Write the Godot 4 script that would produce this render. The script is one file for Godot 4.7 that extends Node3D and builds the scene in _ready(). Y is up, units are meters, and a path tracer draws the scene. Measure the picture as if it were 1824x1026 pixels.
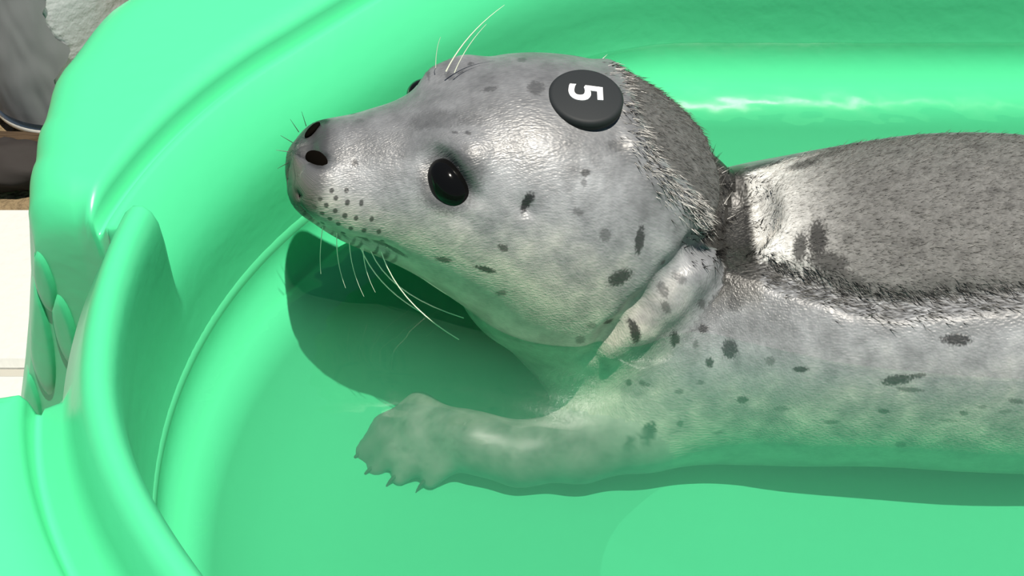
extends Node3D
# A seal pup in a green moulded paddling pool, seen from above in sunlight.

const SPINE := [-0.1011, 0.1918, 0.0164, -0.1000, 0.1909, 0.0162, -0.0919, 0.1854, 0.0151, -0.0775, 0.1783, 0.0129, -0.0592, 0.1729, 0.0100, -0.0433, 0.1699, 0.0073, -0.0257, 0.1667, 0.0043, -0.0046, 0.1605, 0.0005, 0.0161, 0.1488, -0.0033, 0.0336, 0.1330, -0.0068, 0.0509, 0.1087, -0.0103, 0.0709, 0.0808, -0.0096, 0.0995, 0.0641, -0.0015, 0.1380, 0.0682, -0.0010, 0.1830, 0.0764, 0.0004, 0.2315, 0.0790, -0.0008, 0.2820, 0.0770, -0.0001, 0.3350, 0.0700, 0.0040, 0.3900, 0.0600, 0.0120, 0.4400, 0.0500, 0.0250, 0.4850, 0.0420, 0.0400, 0.5200, 0.0360, 0.0550]
const SPINE_SIZE := [0.0095, 0.0117, 0.0176, 0.0200, 0.0250, 0.0250, 0.0323, 0.0323, 0.0395, 0.0395, 0.0486, 0.0486, 0.0587, 0.0587, 0.0682, 0.0682, 0.0751, 0.0751, 0.0768, 0.0768, 0.0756, 0.0756, 0.0758, 0.0758, 0.0781, 0.0781, 0.0784, 0.0867, 0.0794, 0.0924, 0.0816, 0.0988, 0.0816, 0.0988, 0.0760, 0.0920, 0.0640, 0.0770, 0.0500, 0.0590, 0.0360, 0.0420, 0.0240, 0.0300]
const SPOTS_FACE := [[0.0711, -0.338, 1.44, 4.68, -0.43, 5.36, 0.50], [0.0831, 0.026, 2.76, 0.31, -0.07, 3.43, 0.55], [0.0763, 0.333, 4.95, 2.55, -0.20, 5.42, 0.30], [0.0684, 0.429, 1.41, 0.73, -0.06, 1.66, 0.60], [0.0734, 0.453, 1.22, 0.55, -0.06, 2.08, 0.70], [0.0951, 0.995, 1.67, 0.90, -0.94, 8.16, 1.00], [0.0892, 1.370, 1.99, 0.41, -0.15, 2.87, 0.80], [0.0848, 1.611, 4.53, -0.99, 0.06, 3.00, 0.90], [0.0666, 1.692, 3.50, -2.63, 0.06, 3.98, 0.80], [0.0955, 1.789, 2.13, -2.53, 0.68, 3.01, 0.60], [0.1112, 0.723, 1.54, -0.72, 0.19, 2.58, 0.80], [0.1113, 0.791, 0.86, -0.41, 0.26, 2.90, 0.50], [0.1117, 0.986, 1.90, 0.30, -0.09, 2.56, 0.50], [0.1235, 1.071, 1.93, -1.18, 1.05, 4.35, 0.50], [0.1365, 1.025, 1.71, -0.84, 1.77, 8.60, 0.90], [0.1372, 1.291, 2.53, -6.89, 2.85, 2.42, 0.90], [0.1517, 1.077, 1.33, -1.14, 0.87, 1.78, 0.90], [0.0977, 0.081, 2.27, 0.12, -0.44, 7.19, 0.60], [0.0973, -0.333, 1.23, 0.65, -0.57, 5.24, 0.50], [0.1204, 0.492, 3.20, 0.70, -0.53, 4.06, 0.50], [0.0178, 0.694, 1.68, -0.92, 0.38, 6.66, 0.80], [0.0627, -0.589, 0.36, 11.98, -1.00, 11.50, 0.50], [0.0200, -0.225, 2.36, 3.25, -0.44, 7.81, 0.30], [0.0598, 0.209, 13.28, 9.36, -0.41, 11.34, 0.30]]
const SPOTS_CHEST := [[0.1521, 1.617, 1.98, -1.85, 2.83, 3.30, 1.00], [0.1448, 1.677, 2.17, -2.02, 1.88, 2.41, 0.40], [0.1501, 1.833, 1.89, -2.10, 3.10, 3.30, 0.50], [0.1658, 1.535, 2.46, -2.89, 6.85, 1.86, 0.95], [0.1975, 1.194, 3.50, -4.61, 8.20, -1.89, 0.95], [0.1883, 0.966, 1.66, -3.50, 4.26, -1.33, 0.60], [0.2385, 0.827, 5.47, -0.66, 2.96, 2.83, 0.90], [0.2638, 0.945, 4.68, -2.26, 1.75, 5.59, 0.90], [0.2524, 1.048, 2.10, -0.35, 0.62, 3.33, 0.90], [0.2399, 0.934, 1.93, -0.28, 1.77, 3.10, 0.50], [0.2695, 0.648, 5.63, 0.99, -2.50, 5.85, 0.65], [0.1595, 1.223, 2.22, -0.97, 1.48, 3.69, 0.60], [0.1657, 1.280, 2.39, -2.60, 3.07, 1.21, 0.60], [0.1624, 1.094, 2.85, -1.95, 1.14, 2.53, 0.50], [0.2871, 1.009, 2.96, -0.00, -0.30, 2.84, 0.50], [0.3035, 1.065, 3.82, 0.11, -0.17, 1.77, 0.90], [0.2697, 1.277, 3.01, -0.38, -0.09, 2.52, 0.80], [0.2255, 1.361, 4.97, -3.49, 2.61, 0.53, 0.60], [0.2124, 1.513, 2.30, -3.62, 4.34, -2.22, 0.70], [0.2440, 1.281, 1.45, -0.90, 0.39, 1.65, 0.50], [0.2505, 1.183, 1.88, -0.56, 0.34, 1.57, 0.50], [0.2420, 1.603, 1.53, -2.90, 1.12, 6.50, 0.90], [0.2396, 1.718, 0.46, -4.08, 1.38, 4.16, 0.90], [0.2484, 1.497, 0.89, -0.70, 0.34, 2.50, 0.60], [0.2909, 1.336, 4.84, -0.11, -0.13, 1.73, 0.40], [0.2601, 1.549, 1.60, -0.50, 0.06, 1.63, 0.40], [0.2460, 2.207, 0.85, -6.71, 0.91, 16.86, 0.50]]
const SPOTS_SIDE := [[0.3668, 0.905, 6.65, 0.41, -0.21, 3.10, 0.95], [0.3422, 1.143, 5.84, -1.43, 0.21, 3.16, 0.90], [0.3504, 1.115, 3.04, -0.46, 0.06, 1.38, 0.80], [0.3468, 1.204, 5.28, 0.38, -0.04, 1.47, 0.60], [0.3371, 1.356, 2.60, -0.09, 0.00, 1.69, 0.70], [0.3154, 1.445, 3.10, 0.07, -0.08, 1.89, 0.60], [0.3449, 1.652, 2.36, -0.22, 0.21, 3.14, 0.60], [0.3716, 1.354, 2.57, -0.17, 0.15, 1.62, 0.60], [0.3969, 1.260, 4.31, 0.78, -0.02, 1.81, 0.60], [0.3645, 1.414, 5.73, 0.09, 0.07, 1.30, 0.35], [0.3581, 0.774, 3.03, 0.07, -0.12, 1.84, 0.80], [0.3870, 0.707, 4.60, 0.40, -0.15, 1.19, 0.60], [0.3803, 1.306, 2.26, -0.12, 0.12, 1.15, 0.40], [0.3921, 1.331, 3.45, -0.17, 0.16, 1.17, 0.40]]
const SPOTS_BACK := [[0.3927, 0.047, 4.43, 0.06, -0.52, 2.86, 0.50], [0.3974, 0.156, 2.56, 0.72, -0.72, 2.54, 0.50], [0.3541, 0.351, 3.44, 0.31, -0.39, 3.02, 0.45], [0.3295, 0.306, 2.24, 0.31, -0.35, 3.91, 0.45], [0.3180, 0.289, 4.12, 0.62, -1.15, 12.41, 0.97], [0.3099, 0.332, 3.00, 0.80, -1.49, 9.95, 0.90], [0.3207, 0.434, 8.10, 3.23, -1.10, 5.93, 0.85], [0.3256, 0.530, 8.43, 4.68, -1.07, 4.35, 0.60], [0.2927, 0.448, 10.56, 3.20, -1.28, 4.74, 0.80], [0.3554, 0.435, 2.75, 0.21, -0.34, 2.91, 0.30], [0.3424, 0.075, 2.11, 0.38, -0.30, 2.48, 0.25], [0.3791, -0.143, 3.37, 0.43, -0.61, 3.05, 0.30], [0.3608, 0.581, 5.97, 0.29, -0.35, 3.70, 0.30], [0.3966, -0.383, 4.96, 0.26, -1.46, 6.51, 0.30]]
const FOLLICLES := [[0.0101, 1.246], [0.0166, 1.158], [0.0037, 1.567], [0.0069, 1.461], [0.0131, 1.332], [0.0106, 1.513], [0.0187, 1.326], [0.0252, 1.258], [0.0070, 1.664], [0.0109, 1.699], [0.0152, 1.531], [0.0199, 1.534], [0.0250, 1.496], [0.0322, 1.446], [0.0151, 1.723], [0.0143, 1.947], [0.0194, 1.736], [0.0248, 1.713], [0.0306, 1.670], [0.0372, 1.631], [0.0235, 1.918], [0.0333, 1.889], [0.0402, 1.822]]
const FOLD := [0.1107, 0.1543, -0.0197, 0.1166, 0.1463, -0.0123, 0.1162, 0.1441, 0.0045, 0.1098, 0.1447, 0.0206, 0.0910, 0.1558, 0.0396, 0.0766, 0.1516, 0.0540, 0.0618, 0.1389, 0.0643, 0.0488, 0.1242, 0.0680, 0.0399, 0.1053, 0.0654]
const SIDE_LINE := [0.1209, 0.1384, 0.0326, 0.1353, 0.1382, 0.0412, 0.1483, 0.1385, 0.0473, 0.1664, 0.1375, 0.0561, 0.1874, 0.1382, 0.0606, 0.2140, 0.1417, 0.0603, 0.2449, 0.1439, 0.0594]
const MOUTH := [-0.0996, 0.1871, 0.0359, -0.0978, 0.1774, 0.0366, -0.0925, 0.1689, 0.0369, -0.0847, 0.1632, 0.0388, -0.0735, 0.1638, 0.0433, -0.0627, 0.1616, 0.0457, -0.0557, 0.1594, 0.0473]
const CHEST_RIDGE := [0.0996, 0.1464, 0.0346, 0.0878, 0.1416, 0.0486, 0.0762, 0.1338, 0.0582, 0.0626, 0.1246, 0.0645, 0.0481, 0.1101, 0.0661]
const RUFF := [0.0499, 0.2055, -0.0392, 0.0532, 0.2130, 0.0004, 0.0592, 0.2048, 0.0218, 0.0701, 0.1925, 0.0298, 0.0831, 0.1786, 0.0303, 0.0948, 0.1619, 0.0301]
const MOUTH_AT := [[0.0021, 1.868], [0.0081, 2.095], [0.0156, 2.217], [0.0234, 2.209], [0.0314, 2.000], [0.0410, 1.933], [0.0474, 1.923]]
const WATER := 0.1145
const FLOOR := 0.014
const GROUND := -0.03
const LEN := 0.6840

var rng := RandomNumberGenerator.new()
var names := {}
# spine of the seal: centres, tangents, up and side axes, half sizes, running length
var ca: Array[Vector3] = []
var ta: Array[Vector3] = []
var na: Array[Vector3] = []
var ba: Array[Vector3] = []
var ha: Array[Vector2] = []
var la := PackedFloat32Array()
# shapes joined to it or cut from it: ends, radii, blend; first those of the body, then the flipper
var cap_a: Array[Vector3] = []
var cap_b: Array[Vector3] = []
var cap_r: Array[Vector2] = []
var cap_k := PackedFloat32Array()
var cap_kind := PackedInt32Array()   # 0 join, 1 cut, 2 flipper
var coat_lum := PackedFloat32Array()
var skin_body := PackedFloat32Array()
var last_s := 0.0
var last_phi := 0.0
var last_body := 0.0
var last_flip := 0.0
# what the mesher leaves behind for the fur
var skin_p := PackedVector3Array()
var skin_n := PackedVector3Array()
var skin_s := PackedFloat32Array()
var skin_phi := PackedFloat32Array()
var skin_flip := PackedByteArray()


func _ready() -> void:
	rng.seed = 5
	# camera
	var cam := Camera3D.new()
	cam.name = "camera"
	cam.fov = 20.525
	cam.near = 0.05
	cam.far = 60.0
	add_child(cam)
	cam.look_at_from_position(Vector3(0, 0.68904, 0.60104), Vector3(0, 0.088, 0), Vector3.UP)
	cam.current = true
	# sky, exposure
	var env := Environment.new()
	env.background_mode = Environment.BG_SKY
	var skym := ProceduralSkyMaterial.new()
	skym.sky_top_color = Color(0.44, 0.55, 0.70)
	skym.sky_horizon_color = Color(0.80, 0.82, 0.83)
	skym.ground_bottom_color = Color(0.40, 0.39, 0.36)
	skym.ground_horizon_color = Color(0.60, 0.60, 0.58)
	skym.sky_energy_multiplier = 0.72
	skym.ground_energy_multiplier = 0.7
	var sky := Sky.new()
	sky.sky_material = skym
	env.sky = sky
	env.tonemap_mode = Environment.TONE_MAPPER_LINEAR
	env.tonemap_exposure = 1.0
	env.sdfgi_enabled = true
	env.ssao_enabled = true
	env.ssil_enabled = true
	env.volumetric_fog_enabled = true
	env.volumetric_fog_density = 0.0
	var we := WorldEnvironment.new()
	we.name = "sky"
	we.environment = env
	add_child(we)
	# sun
	var sun := DirectionalLight3D.new()
	sun.name = "sun"
	sun.light_color = Color(1.0, 0.97, 0.92)
	sun.light_energy = 2.55
	sun.light_angular_distance = 0.6
	sun.shadow_enabled = true
	add_child(sun)
	sun.look_at_from_position(Vector3(0.12, 1.0, 0.17), Vector3.ZERO, Vector3.FORWARD)

	build_pool()
	build_water()
	build_ground()
	build_pail()
	build_seal()
	build_tag()


# ---------------------------------------------------------------- helpers

func numbered(called: String) -> String:
	var n: int = names.get(called, 0)
	names[called] = n + 1
	return called if n == 0 else "%s_%03d" % [called, n]


func thing(called: String, label: String, category: String, at := Vector3.ZERO, group := "") -> Node3D:
	var o := Node3D.new()
	o.name = numbered(called)
	o.position = at
	tag_meta(o, label, category, group)
	add_child(o, true)
	return o


func tag_meta(o: Node, label: String, category: String, group := "") -> void:
	o.set_meta("label", label)
	o.set_meta("category", category)
	if group != "":
		o.set_meta("group", group)


func part(called: String, mesh: Mesh, m: Material, parent: Node3D, at := Vector3.ZERO, turn := Basis.IDENTITY) -> MeshInstance3D:
	var o := MeshInstance3D.new()
	o.name = numbered(called) if parent == self else called
	o.mesh = mesh
	if m:
		o.material_override = m
	o.transform = Transform3D(turn, at)
	parent.add_child(o, true)
	return o


func lin(r: float, g: float, b: float, a := 1.0) -> Color:
	return Color(r, g, b, a).linear_to_srgb()


func mat(c: Color, rough := 0.6, spec := 0.5) -> StandardMaterial3D:
	var m := StandardMaterial3D.new()
	m.albedo_color = c
	m.roughness = rough
	m.metallic_specular = spec
	return m


func noise(seed_: int, freq: float, oct := 3, kind := FastNoiseLite.TYPE_SIMPLEX_SMOOTH) -> FastNoiseLite:
	var n := FastNoiseLite.new()
	n.seed = seed_
	n.noise_type = kind
	n.frequency = freq
	n.fractal_octaves = oct
	return n


func noise_tex(n: FastNoiseLite, size := 512, as_normal := false, bump := 4.0) -> NoiseTexture2D:
	var t := NoiseTexture2D.new()
	t.width = size
	t.height = size
	t.seamless = true
	t.noise = n
	t.as_normal_map = as_normal
	t.bump_strength = bump
	t.generate_mipmaps = false
	return t


func points(flat: Array) -> Array[Vector3]:
	var out: Array[Vector3] = []
	for i in range(0, flat.size(), 3):
		out.append(Vector3(flat[i], flat[i + 1], flat[i + 2]))
	return out


func grid_mesh(rows: Array, closed_rows := false, flip := false) -> ArrayMesh:
	# rows of points, all of one length; smooth
	var st := SurfaceTool.new()
	st.begin(Mesh.PRIMITIVE_TRIANGLES)
	var w: int = rows[0].size()
	for r in rows:
		for p in r:
			st.add_vertex(p)
	var n := rows.size()
	for i in (n if closed_rows else n - 1):
		var i2 := (i + 1) % n
		for j in w - 1:
			var a := i * w + j
			var b := i2 * w + j
			var q := [a, b, a + 1, a + 1, b, b + 1]
			if flip:
				q = [a, a + 1, b, a + 1, b + 1, b]
			for k in q:
				st.add_index(k)
	st.generate_normals()
	return st.commit()


func lathe(profile: Array, sides := 48) -> ArrayMesh:
	var rows := []
	for i in sides:
		var a := TAU * i / sides
		var row := []
		for p in profile:
			row.append(Vector3(p[0] * cos(a), p[1], p[0] * sin(a)))
		rows.append(row)
	return grid_mesh(rows, true, true)


func strand_mesh(pts: Array, r0: float, r1: float, sides := 5) -> ArrayMesh:
	# a tapered hair along points
	var rows := []
	var n := pts.size()
	for i in n:
		var t: Vector3 = (pts[mini(i + 1, n - 1)] - pts[maxi(i - 1, 0)]).normalized()
		var u := t.cross(Vector3(0.3, 0.1, 1)).normalized()
		var v := t.cross(u)
		var r := lerpf(r0, r1, float(i) / (n - 1))
		var row := []
		for k in sides + 1:
			var a := TAU * k / sides
			row.append(pts[i] + (u * cos(a) + v * sin(a)) * r)
		rows.append(row)
	return grid_mesh(rows)


func bezier(a: Vector3, b: Vector3, c: Vector3, n := 10) -> Array:
	var out := []
	for i in n + 1:
		var t := float(i) / n
		out.append(a.lerp(b, t).lerp(b.lerp(c, t), t))
	return out


func table(x: float, xs: Array, ys: Array) -> float:
	if x <= xs[0]:
		return ys[0]
	for i in xs.size() - 1:
		if x <= xs[i + 1]:
			return lerpf(ys[i], ys[i + 1], smoothstep(0.0, 1.0, (x - xs[i]) / (xs[i + 1] - xs[i])) * 0.5 + 0.5 * (x - xs[i]) / (xs[i + 1] - xs[i]))
	return ys[-1]


# ---------------------------------------------------------------- the pool

const MEDIAL_A := Vector3(0.105, 0, 0.135)
const MEDIAL_B := Vector3(0.42, 0, 0.135)


func widen(phi: float) -> float:
	return 0.05 * smoothstep(42.0, 92.0, phi) - 0.012 * smoothstep(-8.0, -38.0, phi)


func outline() -> Array:
	# places round the pool: [medial point, outward direction, degrees]; degrees 0 is left, 90 far, -90 near
	var out := []
	var phi := -90.0
	while phi <= 90.001:
		out.append([MEDIAL_A, Vector3(-cos(deg_to_rad(phi)), 0, -sin(deg_to_rad(phi))), phi])
		phi += 0.2 if phi > -14.0 and phi < 24.0 else 1.25
	for i in range(1, 24):
		out.append([MEDIAL_A.lerp(MEDIAL_B, i / 24.0), Vector3(0, 0, -1), 90.0])
	phi = 90.0
	while phi <= 270.001:
		out.append([MEDIAL_B, Vector3(-cos(deg_to_rad(phi)), 0, -sin(deg_to_rad(phi))), phi])
		phi += 2.0
	for i in range(1, 24):
		out.append([MEDIAL_B.lerp(MEDIAL_A, i / 24.0), Vector3(0, 0, 1), -90.0])
	return out


func limb(phi: float) -> float:
	if phi > 90.0:
		return 1.0
	return maxf(smoothstep(12.4, 13.2, phi), smoothstep(-7.0, -7.6, phi))


func limb_reach(phi: float) -> float:
	return table(phi, [-90, -40, -20, -12, -9, -8, 12.5, 13.4, 15, 19, 23, 29, 37, 60, 75, 90], [0.40, 0.42, 0.42, 0.40, 0.36, 0.325, 0.338, 0.340, 0.345, 0.355, 0.367, 0.385, 0.40, 0.40, 0.375, 0.35])


func pool_profile(phi: float) -> Array:
	# [distance, height] from the middle outwards
	var g := 1.0 - smoothstep(10.8, 13.8, phi) if phi <= 90.0 else 0.0
	var l := limb(phi)
	var w := widen(phi) if phi <= 90.0 else lerpf(0.05, 0.0, smoothstep(90.0, 200.0, phi))
	var ro := limb_reach(phi) if phi <= 90.0 else 0.35
	var inner := [[0.0, FLOOR], [0.06, FLOOR], [0.12, FLOOR + 0.001], [0.17, FLOOR + 0.003], [0.20, FLOOR + 0.008], [0.22, FLOOR + 0.016], [0.236, FLOOR + 0.03], [0.248, FLOOR + 0.05], [0.257, FLOOR + 0.075], [0.263, 0.085], [0.2665, 0.1135], [0.268, 0.125]]
	var low := [[0.2685, 0.14], [0.2692, 0.150], [0.2705, 0.159], [0.273, 0.167], [0.277, 0.174], [0.282, 0.1805], [0.287, 0.186], [0.292, 0.1905], [0.2955, 0.193], [0.2985, 0.195]]
	var high := [[0.2675, 0.16], [0.266, 0.19], [0.2655, 0.206], [0.266, 0.214], [0.268, 0.2195], [0.2715, 0.2225], [0.276, 0.222], [0.2805, 0.217], [0.2855, 0.205], [0.292, 0.194]]
	var out := []
	for p in inner:
		out.append([p[0] + w * smoothstep(0.0, 0.26, p[0]), p[1]])
	for i in low.size():
		out.append([lerpf(low[i][0], high[i][0], g) + w, lerpf(low[i][1], high[i][1], g)])
	# band, step up and flat top of the limbs, against a plain drop in the gap between two limbs
	var top := 0.2035
	var rest := [[0.2995, 0.1925], [0.3015, 0.1890], [0.3038, 0.1905], [0.3052, 0.1990], [0.3075, 0.2038]]
	ro = maxf(ro, 0.309)
	for k in 6:
		rest.append([lerpf(0.309, ro - 0.024, pow((k + 1) / 6.0, 1.0)) if ro > 0.335 else lerpf(0.3075, ro - 0.002, (k + 1) / 6.0), top + 0.0005])
	var edge := minf(0.024, maxf(ro - 0.309, 0.004))
	for k in 7:
		var a := PI / 2 * (k + 1) / 7.0
		rest.append([ro - edge + edge * sin(a), top - edge * 0.8 * (1.0 - cos(a))])
	for k in 6:
		var t := (k + 1) / 6.0
		rest.append([ro + 0.062 * pow(t, 1.2), lerpf(top - edge * 0.8, GROUND, t)])
	# the limb's sides are rounded where they meet its top
	var side := 1.0
	if phi > 12.4 and phi <= 90.0:
		side = (phi - 13.2) * 0.006
	elif phi < -7.0:
		side = 0.014 + (-7.5 - phi) * 0.006
	var drop := 0.0
	if side < 0.024:
		side = clampf(side, 0.0, 0.024)
		drop = 0.024 - sqrt(0.024 * 0.024 - (0.024 - side) * (0.024 - side))
	var n := rest.size()
	for k in n:
		var t := float(k + 1) / n
		var q := [0.292 + 0.012 * minf(1.0, t * 3.0) + 0.05 * maxf(0.0, t - 0.3), lerpf(0.194, GROUND, pow(t, 0.9))]
		var y: float = GROUND + (rest[k][1] - GROUND) * (1.0 - drop / 0.2335 * smoothstep(0.300, 0.316, rest[k][0]))
		out.append([lerpf(q[0], rest[k][0], l) + w, lerpf(q[1], y, l)])
	return out


func plastic() -> StandardMaterial3D:
	var m := mat(lin(0.058, 0.49, 0.225), 0.33, 0.5)
	m.heightmap_enabled = true
	m.heightmap_texture = noise_tex(noise(3, 0.012, 3), 512)
	m.heightmap_scale = 0.02
	m.uv1_triplanar = true
	m.uv1_world_triplanar = true
	m.uv1_scale = Vector3(9, 9, 9)
	return m


func build_pool() -> void:
	var pool := thing("paddling_pool", "green moulded plastic paddling pool with a raised rim holding the seal pup", "pool")
	var rows := []
	for place in outline():
		var row := []
		for p in pool_profile(place[2]):
			row.append(place[0] + place[1] * p[0] + Vector3(0, p[1], 0))
		rows.append(row)
	var m := plastic()
	var basin := grid_mesh(rows.map(func(r): return r.slice(10)), true, false)
	part("rim", basin, m, pool)
	# under water the plastic has no shine of its own
	var wet := plastic()
	wet.metallic_specular = 0.08
	wet.roughness = 0.7
	part("basin", grid_mesh(rows.map(func(r): return r.slice(0, 11)), true, false), wet, pool)
	var ring := []  # thin strip round the wall at the waterline, slightly paler than the plastic
	var wob := noise(13, 40.0, 3)
	for place in outline():
		if place[2] < -89.0 or place[2] > 62.0:
			continue
		var row := []
		var ww := widen(place[2]) if place[2] <= 90.0 else lerpf(0.05, 0.0, smoothstep(90.0, 200.0, place[2]))
		var j := wob.get_noise_2d(place[2] * 0.02, place[0].x)
		for q in [[0.2667, -0.0020], [0.26640, 0.0], [0.26705, 0.0050 + 0.0003 * j], [0.2682, 0.0062 + 0.0004 * j]]:
			row.append(place[0] + place[1] * (q[0] + ww) + Vector3(0, WATER + q[1], 0))
		ring.append(row)
	part("waterline_strip", grid_mesh(ring, false, false), mat(lin(0.072, 0.495, 0.232), 0.55, 0.3), pool)
	# raised scales moulded into the upright side of the limb at the left: distance, height, half length, half width, lean
	var solid := basin.generate_triangle_mesh()
	var n := Vector3(-sin(deg_to_rad(13.4)), 0.0, cos(deg_to_rad(13.4)))
	var dir := Vector3(-cos(deg_to_rad(13.4)), 0, -sin(deg_to_rad(13.4)))
	for s in [[0.3385, 0.150, 0.021, 0.0060, 0.02], [0.3510, 0.106, 0.043, 0.0080, 0.10], [0.3340, 0.118, 0.027, 0.0065, 0.05], [0.3690, 0.050, 0.030, 0.0070, 0.12], [0.3480, 0.035, 0.030, 0.0080, 0.08]]:
		var rows2 := []
		for i in 8:
			var row := []
			for k in 29:
				var a: float = TAU * k / 28.0
				var f: float = i / 7.0
				var along: float = cos(a) * f * s[2]
				var across: float = sin(a) * f * s[3] - along * s[4]
				var from: Vector3 = MEDIAL_A + dir * (s[0] + across) + Vector3(0, s[1] + along, 0) + n * 0.12
				var hit := solid.intersect_ray(from, -n)
				var at: Vector3 = hit["position"] if hit else from - n * 0.12
				row.append(at + n * (0.0030 * sqrt(maxf(0.0, 1.0 - pow(f, 4.0))) - 0.0006))
			rows2.append(row)
		part("scale", grid_mesh(rows2, false, true), m, pool)


# ---------------------------------------------------------------- the water

func build_water() -> void:
	var o := outline()
	var rings := 26
	var rows := []
	var wave := noise(11, 9.0, 3)
	for place in o:
		var row := []
		var reach: float = 0.2664 + (widen(place[2]) if place[2] <= 90.0 else lerpf(0.05, 0.0, smoothstep(90.0, 200.0, place[2])))
		for k in rings + 1:
			var p: Vector3 = place[0] + place[1] * reach * (float(k) / rings)
			p.y = WATER + 0.0006 * wave.get_noise_2d(p.x * 3.0, p.z * 3.0) + (0.0012 * smoothstep(0.985, 1.0, float(k) / rings))
			row.append(p)
		rows.append(row)
	var m := mat(lin(0.30, 0.85, 0.52, 0.012), 0.03, 0.5)
	m.transparency = BaseMaterial3D.TRANSPARENCY_ALPHA
	m.normal_enabled = true
	m.normal_texture = noise_tex(noise(21, 0.008, 3), 512, true, 2.0)
	m.normal_scale = 0.35
	m.uv1_triplanar = true
	m.uv1_world_triplanar = true
	m.uv1_scale = Vector3(5, 5, 5)
	var w := part("water", grid_mesh(rows, true, false), m, self)
	tag_meta(w, "shallow clear water filling the green pool around the seal", "water")
	w.set_meta("kind", "stuff")
	# cloudiness of the water
	var fog := FogVolume.new()
	fog.name = "cloudy_water"
	fog.shape = RenderingServer.FOG_VOLUME_SHAPE_BOX
	fog.size = Vector3(0.86, WATER - 0.003 - FLOOR, 0.56)
	fog.position = Vector3(0.265, (WATER - 0.003 + FLOOR) / 2, 0.115)
	var fm := FogMaterial.new()
	fm.density = 5.0
	fm.albedo = lin(0.16, 0.98, 0.50)
	fog.material = fm
	fog.set_meta("kind", "stuff")
	add_child(fog)


# ---------------------------------------------------------------- the ground behind

func build_ground() -> void:
	var g := Node3D.new()
	g.name = "floor"
	g.set_meta("kind", "structure")
	g.set_meta("label", "pale sunlit paving and brown soil around the pool")
	add_child(g)
	var soil := mat(lin(0.16, 0.12, 0.07), 0.95, 0.2)
	soil.heightmap_enabled = true
	soil.heightmap_texture = noise_tex(noise(31, 0.02, 5), 512)
	soil.heightmap_scale = 0.6
	soil.uv1_triplanar = true
	soil.uv1_world_triplanar = true
	soil.uv1_scale = Vector3(6, 6, 6)
	var bm := BoxMesh.new()
	bm.size = Vector3(6, 0.05, 6)
	part("soil", bm, soil, g, Vector3(0, GROUND - 0.032, 0))
	var slab := mat(lin(0.40, 0.40, 0.385), 0.85, 0.3)
	slab.heightmap_enabled = true
	slab.heightmap_texture = noise_tex(noise(33, 0.03, 4), 512)
	slab.heightmap_scale = 0.08
	slab.uv1_triplanar = true
	slab.uv1_world_triplanar = true
	slab.uv1_scale = Vector3(5, 5, 5)
	# two rows of slabs to the left of the pool with a recessed joint
	for r in [[-0.196, 0.143], [-0.046, 0.30], [0.261, 0.30], [0.568, 0.30]]:
		for c in 4:
			var x := -0.62 + 0.407 * c
			var s := chamfer_box(Vector3(0.40, 0.03, r[1]), 0.004)
			part("slab", s, slab, g, Vector3(x, GROUND - 0.015, r[0] + r[1] / 2))
	var grout := mat(lin(0.30, 0.29, 0.26), 0.9, 0.2)
	var jm := BoxMesh.new()
	jm.size = Vector3(1.64, 0.02, 1.04)
	part("joint_sand", jm, grout, g, Vector3(-0.01, GROUND - 0.0155, 0.34))


func chamfer_box(size: Vector3, c: float) -> ArrayMesh:
	var h := size / 2
	var rows := []
	var prof := [[0.0, h.y], [1.0, h.y], [2.0, h.y - c], [2.0, -h.y]]
	for k in 4:
		var sx: float = [1, -1, -1, 1][k]
		var sz: float = [1, 1, -1, -1][k]
		var row := []
		for p in prof:
			var inset: float = c if p[0] < 1.5 else 0.0
			var f: float = 0.0 if p[0] < 0.5 else 1.0
			row.append(Vector3(sx * (h.x - inset) * f, p[1], sz * (h.z - inset) * f))
		rows.append(row)
	var st := SurfaceTool.new()
	st.begin(Mesh.PRIMITIVE_TRIANGLES)
	st.set_smooth_group(-1)
	for i in 4:
		var a: Array = rows[i]
		var b: Array = rows[(i + 1) % 4]
		for j in 3:
			for p in [a[j], b[j], a[j + 1], a[j + 1], b[j], b[j + 1]]:
				st.add_vertex(p)
	st.generate_normals()
	return st.commit()


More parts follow.
